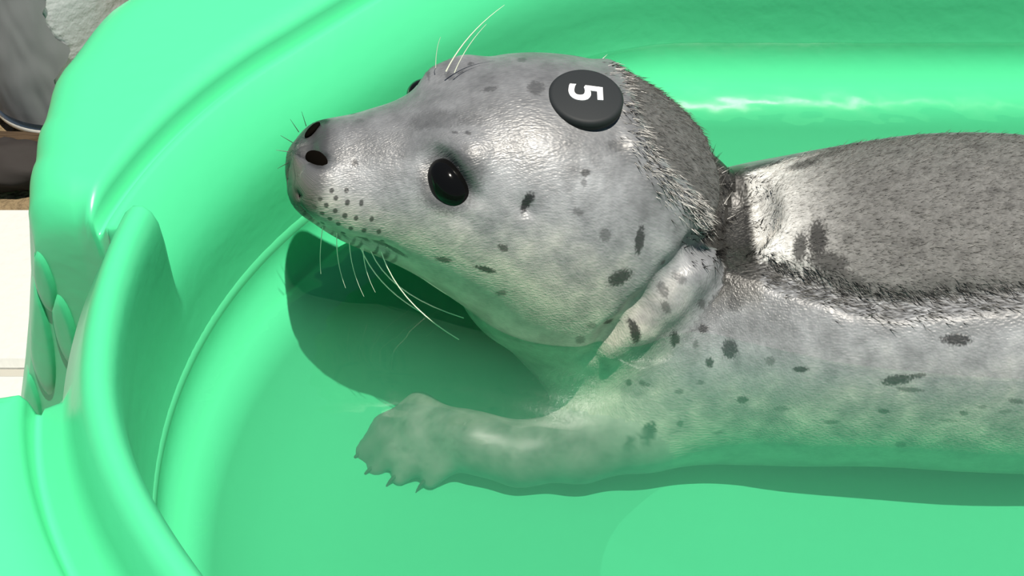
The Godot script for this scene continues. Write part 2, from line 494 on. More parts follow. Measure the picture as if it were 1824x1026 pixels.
func build_pail() -> void:
	var at := Vector3(-0.322, GROUND, -0.323)
	var pail := thing("metal_pail", "grey metal pail with a dull wrap standing behind the pool's top left corner", "pail", at)
	var r := 0.055
	var metal := mat(lin(0.62, 0.63, 0.66), 0.34, 0.5)
	metal.metallic = 0.1
	metal.heightmap_enabled = true
	metal.heightmap_texture = noise_tex(noise(41, 0.02, 4), 512)
	metal.heightmap_scale = 0.05
	metal.uv1_triplanar = true
	metal.uv1_scale = Vector3(14, 9, 14)
	part("body", lathe([[0.0, 0.004], [r - 0.004, 0.004], [r - 0.0025, 0.008], [r * 1.03, 0.10], [r * 1.08, 0.2], [r * 1.08 - 0.002, 0.2], [r - 0.005, 0.01], [0.0, 0.01]], 64), metal, pail)
	var foot := mat(lin(0.62, 0.62, 0.58), 0.4, 0.5)
	foot.metallic = 0.4
	var ring := []
	for k in 13:
		var a := TAU * k / 12.0
		ring.append([r - 0.0022 + 0.0035 * cos(a), 0.0038 + 0.0035 * sin(a)])
	part("foot_ring", lathe(ring, 64), foot, pail)
	var ring2 := []
	for k in 13:
		var a := TAU * k / 12.0
		ring2.append([r * 1.08 + 0.003 * cos(a), 0.2 + 0.003 * sin(a)])
	part("top_ring", lathe(ring2, 64), foot, pail)
	# the dull wrap, torn along a wavy upright edge
	var rows := []
	var edge := noise(44, 22.0, 3)
	for i in 60:
		var y := 0.012 + 0.18 * i / 59.0
		var row := []
		var last := 72.0 + 14.0 * edge.get_noise_1d(y) + 5.0 * sin(y * 60.0)
		for k in 41:
			var a := deg_to_rad(lerpf(235.0, last, k / 40.0))
			var rr := r * (1.0 + 0.08 * (y / 0.2)) + 0.0009
			row.append(Vector3(rr * cos(a), y, rr * sin(a)))
		rows.append(row)
	var wrap := mat(lin(0.24, 0.25, 0.26), 0.55, 0.4)
	wrap.heightmap_enabled = true
	wrap.heightmap_texture = noise_tex(noise(45, 0.01, 3), 256)
	wrap.heightmap_scale = 0.3
	wrap.uv1_triplanar = true
	wrap.uv1_scale = Vector3(10, 3, 10)
	part("wrap", grid_mesh(rows), wrap, pail)

	# what lies in front of the pail
	var stone_m := mat(lin(0.022, 0.019, 0.018), 0.8, 0.3)
	tag_meta(part("stone", pebble(Vector3(0.034, 0.016, 0.021), 7), stone_m, self, Vector3(-0.344, GROUND + 0.008, -0.2290)), "dark rounded stone on the brown soil beside the pool's left wall", "stone")
	var wood_m := mat(lin(0.05, 0.034, 0.021), 0.9, 0.2)
	wood_m.heightmap_enabled = true
	wood_m.heightmap_texture = noise_tex(noise(51, 0.02, 4), 256)
	wood_m.heightmap_scale = 0.4
	wood_m.uv1_triplanar = true
	wood_m.uv1_scale = Vector3(4, 30, 30)
	tag_meta(part("driftwood", pebble(Vector3(0.085, 0.010, 0.011), 9), wood_m, self, Vector3(-0.375, GROUND + 0.006, -0.253)), "dark brown piece of wood lying at the foot of the grey pail", "wood")


func pebble(size: Vector3, s: int) -> ArrayMesh:
	var n := noise(s, 1.1, 3)
	var rows := []
	for i in 33:
		var a := TAU * i / 32.0
		var row := []
		for j in 17:
			var b := PI * j / 16.0
			var d := Vector3(sin(b) * cos(a), cos(b), sin(b) * sin(a))
			row.append(d * size * (1.0 + 0.22 * n.get_noise_3dv(d)))
		rows.append(row)
	return grid_mesh(rows, false, true)


# ---------------------------------------------------------------- the seal: its shape

func make_spine() -> void:
	var c := points(SPINE)
	var r: Array[Vector2] = []
	for i in range(0, SPINE_SIZE.size(), 2):
		r.append(Vector2(SPINE_SIZE[i], SPINE_SIZE[i + 1]))
	c.push_front(2.0 * c[0] - c[1])
	c.push_back(2.0 * c[-1] - c[-2])
	r.push_front(2.0 * r[0] - r[1])
	r.push_back(2.0 * r[-1] - r[-2])
	for i in range(1, c.size() - 2):
		for k in 3:
			var t := k / 3.0
			ca.append(c[i].cubic_interpolate(c[i + 1], c[i - 1], c[i + 2], t))
			var h := r[i].cubic_interpolate(r[i + 1], r[i - 1], r[i + 2], t)
			ha.append(Vector2(maxf(h.x, 0.005), maxf(h.y, 0.005)))
	ca.append(c[-2])
	ha.append(r[-2])
	la.resize(ca.size())
	for i in ca.size():
		la[i] = 0.0 if i == 0 else la[i - 1] + ca[i].distance_to(ca[i - 1])
		var t := (ca[mini(i + 1, ca.size() - 1)] - ca[maxi(i - 1, 0)]).normalized()
		ta.append(t)
		var n := (Vector3.UP - t * t.y).normalized()
		na.append(n)
		ba.append(t.cross(n))


func spine_point(s: float, phi: float, lift := 0.0) -> Vector3:
	var i := clampi(la.bsearch(s) - 1, 0, ca.size() - 2)
	var t := clampf((s - la[i]) / (la[i + 1] - la[i]), 0.0, 1.0)
	var h := ha[i].lerp(ha[i + 1], t)
	return ca[i].lerp(ca[i + 1], t) + na[i].lerp(na[i + 1], t) * cos(phi) * (h.x + lift) + ba[i].lerp(ba[i + 1], t) * sin(phi) * (h.y + lift)


func cap(kind: int, a: Vector3, b: Vector3, ra: float, rb: float, k: float) -> void:
	cap_kind.append(kind)
	cap_a.append(a)
	cap_b.append(b)
	cap_r.append(Vector2(ra, rb))
	cap_k.append(k)


func chain(kind: int, pts: Array, radii: Array, k: float, up := Vector3.ZERO) -> void:
	for i in pts.size() - 1:
		cap(kind, pts[i] + up, pts[i + 1] + up, radii[i], radii[i + 1], k)


func make_features() -> void:
	# whisker pads and chin
	for side in [1.0, -1.0]:
		cap(0, Vector3(-0.0890, 0.184, 0.0165 + 0.011 * side), Vector3(-0.074, 0.178, 0.014 + 0.016 * side), 0.0165, 0.0165, 0.008)
	# brows
	cap(0, Vector3(-0.036, 0.2085, -0.022), Vector3(-0.024, 0.210, -0.026), 0.008, 0.009, 0.012)
	cap(0, Vector3(-0.031, 0.2065, 0.030), Vector3(-0.020, 0.206, 0.034), 0.008, 0.009, 0.012)
	# sockets
	cap(1, Vector3(-0.0366, 0.2098, 0.0388), Vector3(-0.0232, 0.1962, 0.0550), 0.0085, 0.0085, 0.006)
	cap(1, Vector3(-0.0500, 0.2085, -0.0285), Vector3(-0.0410, 0.1990, -0.0415), 0.0075, 0.0075, 0.006)
	# lower lid
	cap(0, Vector3(-0.0305, 0.1905, 0.0465), Vector3(-0.0165, 0.1905, 0.0505), 0.003, 0.003, 0.006)
	# nostrils
	cap(1, Vector3(-0.0975, 0.2000, 0.0212), Vector3(-0.0885, 0.2015, 0.0298), 0.0036, 0.0026, 0.003)
	cap(1, Vector3(-0.1000, 0.2025, 0.0095), Vector3(-0.0950, 0.2025, 0.002), 0.0034, 0.0026, 0.003)
	# groove between the nostrils, mouth
	cap(1, Vector3(-0.1085, 0.196, 0.0185), Vector3(-0.1065, 0.180, 0.0195), 0.0018, 0.0018, 0.004)
	chain(1, points(MOUTH), [0.0016, 0.0018, 0.002, 0.002, 0.002, 0.0018, 0.0014], 0.004)
	# ear hole
	cap(1, Vector3(0.0058, 0.1975, 0.0545), Vector3(0.0070, 0.1935, 0.0545), 0.0028, 0.0022, 0.004)
	# fold of the neck, crease where the wet fur begins, ruff at the nape
	chain(1, points(FOLD), [0.013, 0.016, 0.016, 0.011, 0.005, 0.0032, 0.0028, 0.0025, 0.002], 0.010)
	var fold := points(FOLD)
	cap(1, fold[0], fold[0] + Vector3(-0.002, 0.002, -0.04), 0.010, 0.010, 0.010)
	chain(1, points(SIDE_LINE), [0.0018, 0.0018, 0.0018, 0.0018, 0.0018, 0.0016, 0.0016], 0.010)
	var ridge := points(CHEST_RIDGE)
	for i in ridge.size():
		ridge[i] = ridge[i] + Vector3(0.0010, -0.004, -0.0045)
	chain(0, ridge, [0.003, 0.0045, 0.0045, 0.0045, 0.003], 0.009)
	var ruff := points(RUFF)
	for i in ruff.size():
		ruff[i] = ruff[i] + Vector3(-0.002, -0.004, -0.002)
	chain(0, ruff, [0.005, 0.006, 0.006, 0.006, 0.006, 0.005], 0.007)
	# fore flipper resting on the floor: forearm, then five toes
	var up := Vector3(0, FLOOR + 0.014, FLOOR + 0.006)
	chain(2, [Vector3(0.100, 0.040, 0.018), Vector3(0.064, 0.016, 0.036), Vector3(0.036, 0.008, 0.0465), Vector3(0.004, 0.003, 0.0475), Vector3(-0.020, 0.006, 0.042), Vector3(-0.034, 0.006, 0.036)], [0.030, 0.023, 0.0165, 0.0145, 0.0135, 0.012], 0.014, up)
	var wrist := Vector3(-0.027, 0.006, 0.037)
	for d in [[Vector3(-0.050, 0.007, 0.019), Vector3(-0.069, 0.0, 0.026), Vector3(-0.078, -0.006, 0.036)], [Vector3(-0.054, 0.006, 0.029), Vector3(-0.069, 0.0, 0.033), Vector3(-0.080, -0.007, 0.040)], [Vector3(-0.051, 0.004, 0.037), Vector3(-0.064, -0.001, 0.042), Vector3(-0.073, -0.008, 0.049)], [Vector3(-0.044, 0.001, 0.043), Vector3(-0.054, -0.003, 0.049), Vector3(-0.060, -0.008, 0.0545)], [Vector3(-0.034, 0.0, 0.047), Vector3(-0.040, -0.003, 0.052), Vector3(-0.0435, -0.008, 0.0565)]]:
		chain(2, [wrist, d[0], d[1], d[2]], [0.011, 0.0082, 0.0062, 0.0048], 0.005, up)
	# the far fore flipper, under the chest, and the hind flippers beyond the frame
	chain(2, [Vector3(0.10, 0.040, -0.06), Vector3(0.085, 0.028, -0.092), Vector3(0.06, 0.024, -0.105), Vector3(0.03, 0.0225, -0.11)], [0.026, 0.016, 0.011, 0.008], 0.012)
	for side in [1.0, -1.0]:
		chain(2, [Vector3(0.50, 0.036, 0.045), Vector3(0.545, 0.026, 0.066 + 0.016 * side), Vector3(0.59, 0.028, 0.085 + 0.034 * side)], [0.022, 0.015, 0.011], 0.012)


func field(p: Vector3, segs: PackedInt32Array, caps: PackedInt32Array) -> float:
	var best := 0.3
	var n := ca.size() - 2
	for i in segs:
		var a := ca[i]
		var da := (p - a).dot(ta[i])
		var db := (ca[i + 1] - p).dot(ta[i + 1])
		var t := clampf(da / (da + db) if absf(da + db) > 1e-9 else 0.0, 0.0, 1.0)
		var h := ha[i].lerp(ha[i + 1], t)
		var d := p - a.lerp(ca[i + 1], t)
		var qn := d.dot(na[i].lerp(na[i + 1], t)) / h.x
		var qb := d.dot(ba[i].lerp(ba[i + 1], t)) / h.y
		var q := qn * qn + qb * qb
		var far := maxf(0.0, maxf(-da, -db))
		if i == 0:
			var e := maxf(0.0, -da) / 0.006
			q += e * e
			far = maxf(0.0, -db)
		elif i == n:
			var e := maxf(0.0, -db) / 0.02
			q += e * e
			far = maxf(0.0, -da)
		var f := (sqrt(q) - 1.0) * minf(h.x, h.y)
		if far > 1e-4:
			f = maxf(f, 0.0) + far + 0.001
		if f < best:
			best = f
			last_s = la[i] + t * (la[i + 1] - la[i])
			last_phi = atan2(qb, qn)
	if p.y < FLOOR + 0.03:
		var under := FLOOR + 0.0008 - p.y
		var hu := maxf(0.008 - absf(best - under), 0.0) / 0.008
		best = maxf(best, under) + hu * hu * 0.002
	last_flip = 1.0
	for i in caps:
		var ab := cap_b[i] - cap_a[i]
		var t := clampf((p - cap_a[i]).dot(ab) / ab.length_squared(), 0.0, 1.0)
		var d := p.distance_to(cap_a[i] + ab * t) - lerpf(cap_r[i].x, cap_r[i].y, t)
		var k := cap_k[i]
		var kind := cap_kind[i]
		if kind == 0:
			var h := maxf(k - absf(best - d), 0.0) / k
			best = minf(best, d) - h * h * k * 0.25
		elif kind == 1:
			var h := maxf(k - absf(best + d), 0.0) / k
			best = maxf(best, -d) + h * h * k * 0.25
		else:
			var h := maxf(k - absf(last_flip - d), 0.0) / k
			last_flip = minf(last_flip, d) - h * h * k * 0.25
	last_body = best
	if last_flip < 0.05:
		var k := 0.026
		var h := maxf(k - absf(best - last_flip), 0.0) / k
		best = minf(best, last_flip) - h * h * k * 0.25
	return best


func mesh_seal(lo: Vector3, hi: Vector3, cell: float, out_faces: Array) -> void:
	# surface nets over the blocks that the surface may cross; adds vertices to skin_*, and quads to out_faces
	var bs := 5
	var step := cell * bs
	var diag := step * 0.87
	var all_s := PackedInt32Array(range(ca.size() - 1))
	var all_c := PackedInt32Array(range(cap_a.size()))
	var nx := int(ceil((hi.x - lo.x) / step))
	var ny := int(ceil((hi.y - lo.y) / step))
	var nz := int(ceil((hi.z - lo.z) / step))
	var ids := {}
	var masks := {}
	var m := bs + 1
	var v := PackedFloat32Array()
	v.resize(m * m * m)
	var big := 3
	for bx in range(0, nx, big):
		for by in range(0, ny, big):
			for bz in range(0, nz, big):
				var mid0 := lo + Vector3(bx + big * 0.5, by + big * 0.5, bz + big * 0.5) * step
				var segs0 := PackedInt32Array()
				for i in all_s:
					if mid0.distance_to((ca[i] + ca[i + 1]) * 0.5) < maxf(ha[i].x, ha[i].y) + 0.012 + diag * big + 0.012:
						segs0.append(i)
				var caps0 := PackedInt32Array()
				for i in all_c:
					var near := Geometry3D.get_closest_point_to_segment(mid0, cap_a[i], cap_b[i])
					if near.distance_to(mid0) < maxf(cap_r[i].x, cap_r[i].y) + (0.034 if cap_kind[i] == 2 else 0.016) + diag * big:
						caps0.append(i)
				if segs0.is_empty() and caps0.is_empty():
					continue
				if absf(field(mid0, all_s, caps0)) > diag * big * 1.5 + 0.014:
					continue
				for sub in big * big * big:
					var ix := bx + sub % big
					@warning_ignore("integer_division")
					var iy := by + (sub / big) % big
					@warning_ignore("integer_division")
					var iz := bz + sub / (big * big)
					var base := lo + Vector3(ix, iy, iz) * step
					var mid := base + Vector3.ONE * step * 0.5
					if absf(field(mid, segs0, caps0)) > diag * 1.4 + 0.002:
						continue
					var caps := PackedInt32Array()
					for i in caps0:
						var near := Geometry3D.get_closest_point_to_segment(mid, cap_a[i], cap_b[i])
						if near.distance_to(mid) < maxf(cap_r[i].x, cap_r[i].y) + (0.034 if cap_kind[i] == 2 else 0.016) + diag:
							caps.append(i)
					var segs := PackedInt32Array()
					for i in segs0:
						var da := (mid - ca[i]).dot(ta[i])
						var db := (ca[i + 1] - mid).dot(ta[i + 1])
						if da > -diag - 0.004 and db > -diag - 0.004:
							segs.append(i)
					if segs.is_empty():
						segs = segs0
					var at := 0
					var neg := 0
					for i in m:
						for j in m:
							for k in m:
								var f := field(base + Vector3(i, j, k) * cell, segs, caps)
								v[at] = f
								neg += 1 if f < 0.0 else 0
								at += 1
					if neg == 0 or neg == at:
						continue
					for i in bs:
						for j in bs:
							for k in bs:
								var c0 := (i * m + j) * m + k
								var mask := 0
								var sum := Vector3.ZERO
								var cnt := 0
								var vals := [v[c0], v[c0 + m * m], v[c0 + m], v[c0 + m * m + m], v[c0 + 1], v[c0 + m * m + 1], v[c0 + m + 1], v[c0 + m * m + m + 1]]
								for q in 8:
									if vals[q] < 0.0:
										mask |= 1 << q
								if mask == 0 or mask == 255:
									continue
								for q in 8:
									for ax in 3:
										var q2 := q | (1 << ax)
										if q2 == q or ((mask >> q) & 1) == ((mask >> q2) & 1):
											continue
										var fa: float = vals[q]
										var fb: float = vals[q2]
										var pos := Vector3(q & 1, (q >> 1) & 1, (q >> 2) & 1)
										pos[ax] += fa / (fa - fb)
										sum += pos
										cnt += 1
								var p := base + (Vector3(i, j, k) + sum / cnt) * cell
								var key := ((ix * bs + i) * 4096 + iy * bs + j) * 4096 + iz * bs + k
								field(p, segs, caps)
								ids[key] = skin_p.size()
								masks[key] = mask
								skin_p.append(p)
								skin_s.append(last_s)
								skin_phi.append(last_phi)
								skin_body.append(last_body)
								skin_flip.append(1 if last_flip < last_body - 0.003 else 0)
	var dx := 4096 * 4096
	var dy := 4096
	for key: int in ids:
		var mask: int = masks[key]
		for ax in 3:
			var in0 := mask & 1
			var in1 := (mask >> (1 << ax)) & 1
			if in0 == in1:
				continue
			var d1 := [dy, 1, dx][ax] as int
			var d2 := [1, dx, dy][ax] as int
			if not (ids.has(key - d1) and ids.has(key - d2) and ids.has(key - d1 - d2)):
				continue
			var q := [ids[key], ids[key - d1], ids[key - d1 - d2], ids[key - d2]]
			if in0:
				q.reverse()
			out_faces.append(q)


# ---------------------------------------------------------------- the seal: its coat

func dry_back(s: float, phi: float) -> float:
	# 1 where the back has dried
	var edge := table(s, [0.27, 0.2844, 0.3021, 0.3143, 0.3286, 0.3446, 0.3674, 0.3969, 0.7], [0.36, 0.40, 0.501, 0.562, 0.654, 0.695, 0.675, 0.652, 0.6])
	return smoothstep(0.284, 0.289, s) * smoothstep(edge + 0.02, edge - 0.03, absf(phi))


func dry_nape(s: float, phi: float) -> float:
	var a := absf(phi)
	var front := table(a, [0.12, 0.417, 0.523, 0.567, 0.669], [0.1266, 0.1306, 0.1395, 0.1498, 0.1640])
	return smoothstep(front - 0.001, front + 0.003, s) * smoothstep(0.70, 0.62, a) * smoothstep(0.172, 0.166, s)


func paint_coat() -> Array:
	var w := 2048
	var h := 1024
	var lum := PackedFloat32Array()
	lum.resize(w * h)
	var warm := PackedFloat32Array()
	warm.resize(w * h)
	var rough := PackedFloat32Array()
	rough.resize(w * h)
	var hgt := PackedFloat32Array()
	hgt.resize(w * h)
	var big := noise(61, 55.0, 3)
	var mid := noise(62, 210.0, 3)
	var hair := noise(63, 1.0, 2)
	var hair2 := noise(64, 1.0, 2)
	for x in w:
		var s := (x + 0.5) / w * LEN
		var i := clampi(la.bsearch(s) - 1, 0, ca.size() - 2)
		var t := clampf((s - la[i]) / (la[i + 1] - la[i]), 0.0, 1.0)
		var hh := ha[i].lerp(ha[i + 1], t)
		var c := ca[i].lerp(ca[i + 1], t)
		var n := na[i].lerp(na[i + 1], t)
		var b := ba[i].lerp(ba[i + 1], t)
		var face := smoothstep(0.14, 0.10, s)
		var step := 1 if s < 0.46 else 4
		if step == 4 and x % 4 != 0:
			for y in h:
				var from := y * w + x
				lum[from] = lum[from - 1]
				warm[from] = warm[from - 1]
				rough[from] = rough[from - 1]
				hgt[from] = hgt[from - 1]
			continue
		for y in h:
			var at := y * w + x
			var phi := ((y + 0.5) / h - 0.5) * TAU
			var p := c + n * (cos(phi) * hh.x) + b * (sin(phi) * hh.y)
			var nb := big.get_noise_3dv(p)
			var nm := mid.get_noise_3dv(p)
			var round_ := phi * hh.y
			var streak := hair.get_noise_2d(s * 260.0, round_ * 1300.0)
			var fine := hair2.get_noise_2d(s * 700.0, round_ * 2300.0)
			var a := absf(phi) + nb * 0.22
			var l := lerpf(0.125, 0.22, smoothstep(0.45, 0.95 + 0.25 * (1.0 - face), a))
			l = lerpf(l, 0.38, smoothstep(0.95 + 0.3 * (1.0 - face), 1.75, a))
			var wm := smoothstep(0.9, 1.8, a)
			l *= 1.0 + 0.32 * nb + 0.16 * nm + 0.10 * streak
			var ro := 0.41 + 0.06 * nm
			var hg := 0.5 + 0.22 * streak + 0.14 * fine
			var dn := dry_nape(s, phi + 0.04 * streak)
			var db := dry_back(s, phi + 0.05 * streak + 0.02 * nm)
			if dn > 0.0:
				l = lerpf(l, (0.075 + 0.035 * nm + 0.02 * nb) * (1.0 + 0.25 * fine), dn)
				wm = lerpf(wm, 0.35, dn)
				ro = lerpf(ro, 0.9, dn)
			if db > 0.0:
				var pale := smoothstep(0.35, 0.288, s + 0.006 * nb)
				var dl := lerpf(0.095, 0.58, pale * pale) * (1.0 + 0.35 * nm + 0.25 * nb) * (1.0 + 0.3 * fine)
				l = lerpf(l, dl, db)
				wm = lerpf(wm, 0.45, db)
				ro = lerpf(ro, 0.92, db)
			# locks of wet fur, dark between, along the edge of the dry back
			if s > 0.26 and s < 0.5:
				var edge := table(s, [0.27, 0.2844, 0.3021, 0.3143, 0.3286, 0.3446, 0.3674, 0.3969, 0.7], [0.36, 0.40, 0.501, 0.562, 0.654, 0.695, 0.675, 0.652, 0.6])
				var e := absf(absf(phi) - edge - 0.02)
				var band := smoothstep(0.13, 0.02, e) * smoothstep(0.26, 0.28, s)
				if band > 0.0:
					var lock := hair.get_noise_2d(s * 150.0 + 40.0, round_ * 900.0)
					l = lerpf(l, l * (0.5 + 0.8 * smoothstep(-0.25, 0.45, lock)), band)
					l = lerpf(l, 0.035, band * smoothstep(0.0, -0.3, lock) * 0.85)
					hg += 0.5 * lock * band
				ro = lerpf(ro, 0.62, band)
			# the deep fold behind the head: its shade painted near-black into the coat
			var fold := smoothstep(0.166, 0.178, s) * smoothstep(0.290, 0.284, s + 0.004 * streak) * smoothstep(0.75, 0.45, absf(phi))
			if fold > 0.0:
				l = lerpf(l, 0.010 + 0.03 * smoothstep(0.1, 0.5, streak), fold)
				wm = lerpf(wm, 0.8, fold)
			l = lerpf(0.06, l, smoothstep(0.0012, 0.012, s))
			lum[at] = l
			warm[at] = wm
			rough[at] = ro
			hgt[at] = hg
	# spots, in (length, angle)
	for set_ in [SPOTS_FACE, SPOTS_CHEST, SPOTS_SIDE, SPOTS_BACK]:
		for q in set_:
			dab(lum, hgt, w, h, q[0], q[1], Vector2(q[2] * 0.001, q[3] * 0.01), Vector2(q[4] * 0.001, q[5] * 0.01), q[6], 0.018, mid, 0.5)
			var far := -absf(q[1]) + rng.randf_range(-0.1, 0.1)
			dab(lum, hgt, w, h, q[0] + rng.randf_range(-0.01, 0.01), far, Vector2(q[2] * 0.001, -q[3] * 0.01), Vector2(q[4] * 0.001, -q[5] * 0.01), q[6] * 0.9, 0.018, mid, 0.5) if q[1] > 0.4 else null
	for q in FOLLICLES:
		dab(lum, hgt, w, h, q[0], q[1], Vector2(0.0011, 0), Vector2(0, 0.0011 / 0.024), 0.85, 0.02, mid, 0.2)
		dab(lum, hgt, w, h, q[0], -q[1] + 0.3, Vector2(0.0011, 0), Vector2(0, 0.0011 / 0.024), 0.85, 0.02, mid, 0.2)
	# nose leather round the nostrils
	dab(lum, hgt, w, h, 0.0004, 0.72, Vector2(0.0045, 0), Vector2(0, 0.26), 0.9, 0.02, mid, 0.1)
	dab(lum, hgt, w, h, 0.0014, -0.79, Vector2(0.005, 0), Vector2(0, 0.36), 0.95, 0.008, mid, 0.1)
	dab(lum, hgt, w, h, 0.0, -0.15, Vector2(0.0034, 0), Vector2(0, 0.95), 0.9, 0.04, mid, 0.1)
	dab(lum, hgt, w, h, 0.0, 1.75, Vector2(0.0075, 0), Vector2(0, 0.75), 0.65, 0.09, mid, 0.1)
	dab(lum, hgt, w, h, 0.003, 2.15, Vector2(0.010, 0), Vector2(0, 0.6), 0.7, 0.06, mid, 0.2)
	# dark skin round the eyes
	for e in [[0.0646, 0.874, 1.0], [0.0646, -0.874, -1.0]]:
		dab(lum, hgt, w, h, e[0], e[1], Vector2(0.0125, 0.05 * e[2]), Vector2(-0.003, 0.30 * e[2]), 0.8, 0.05, mid, 0.2)
	for q in MOUTH_AT:  # shade of the mouth groove painted along it, dark stripes on the lip
		dab(lum, hgt, w, h, q[0], q[1], Vector2(0.0045, 0), Vector2(0, 0.05), 0.75, 0.03, mid, 0.3)
		for k in 3:
			dab(lum, hgt, w, h, q[0] + rng.randf_range(-0.004, 0.004), q[1] + 0.30, Vector2(0.0008, 0), Vector2(0, 0.22), 0.6, 0.05, mid, 0.2)
	coat_lum = lum
	var color := PackedByteArray()
	color.resize(w * h * 3)
	var rb := PackedByteArray()
	rb.resize(w * h)
	var hb := PackedByteArray()
	hb.resize(w * h)
	for at in w * h:
		var l := clampf(lum[at], 0.004, 0.85)
		var g := pow(l, 1.0 / 2.2) * 255.0
		var wm := warm[at]
		color[at * 3] = int(clampf(g * (0.972 + 0.028 * wm), 0, 255))
		color[at * 3 + 1] = int(clampf(g * (0.995 - 0.01 * wm), 0, 255))
		color[at * 3 + 2] = int(clampf(g * (1.025 - 0.10 * wm), 0, 255))
		rb[at] = int(clampf(rough[at], 0.0, 1.0) * 255.0)
		hb[at] = int(clampf(hgt[at], 0.0, 1.0) * 255.0)
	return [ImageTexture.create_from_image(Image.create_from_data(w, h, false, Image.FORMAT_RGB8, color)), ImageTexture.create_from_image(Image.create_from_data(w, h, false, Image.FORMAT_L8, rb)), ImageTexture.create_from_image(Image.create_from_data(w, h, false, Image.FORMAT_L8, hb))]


func tone_at(s: float, phi: float) -> float:
	return coat_lum[clampi(int((phi / TAU + 0.5) * 1024), 0, 1023) * 2048 + clampi(int(s / LEN * 2048), 0, 2047)]


func dab(lum: PackedFloat32Array, _hgt: PackedFloat32Array, w: int, h: int, s: float, phi: float, e1: Vector2, e2: Vector2, dark: float, tone: float, n: FastNoiseLite, ragged: float) -> void:
	# a dark patch whose half axes are e1 and e2, in metres along the body and radians round it
	var det := e1.x * e2.y - e2.x * e1.y
	if absf(det) < 1e-9:
		return
	var rs := (absf(e1.x) + absf(e2.x)) * 1.6
	var rp := (absf(e1.y) + absf(e2.y)) * 1.6
	var x0 := maxi(0, int((s - rs) / LEN * w))
	var x1 := mini(w - 1, int((s + rs) / LEN * w) + 1)
	var y0 := maxi(0, int(((phi - rp) / TAU + 0.5) * h))
	var y1 := mini(h - 1, int(((phi + rp) / TAU + 0.5) * h) + 1)
	for y in range(y0, y1 + 1):
		for x in range(x0, x1 + 1):
			var d := Vector2((x + 0.5) / w * LEN - s, ((y + 0.5) / h - 0.5) * TAU - phi)
			var q := Vector2((d.x * e2.y - d.y * e2.x) / det, (d.y * e1.x - d.x * e1.y) / det).length()
			q += ragged * n.get_noise_2d(x * 0.0012, y * 0.0012)
			var k := dark * smoothstep(1.25, 0.7, q)
			if k > 0.0:
				var at := y * w + x
				lum[at] = lerpf(lum[at], tone, k)


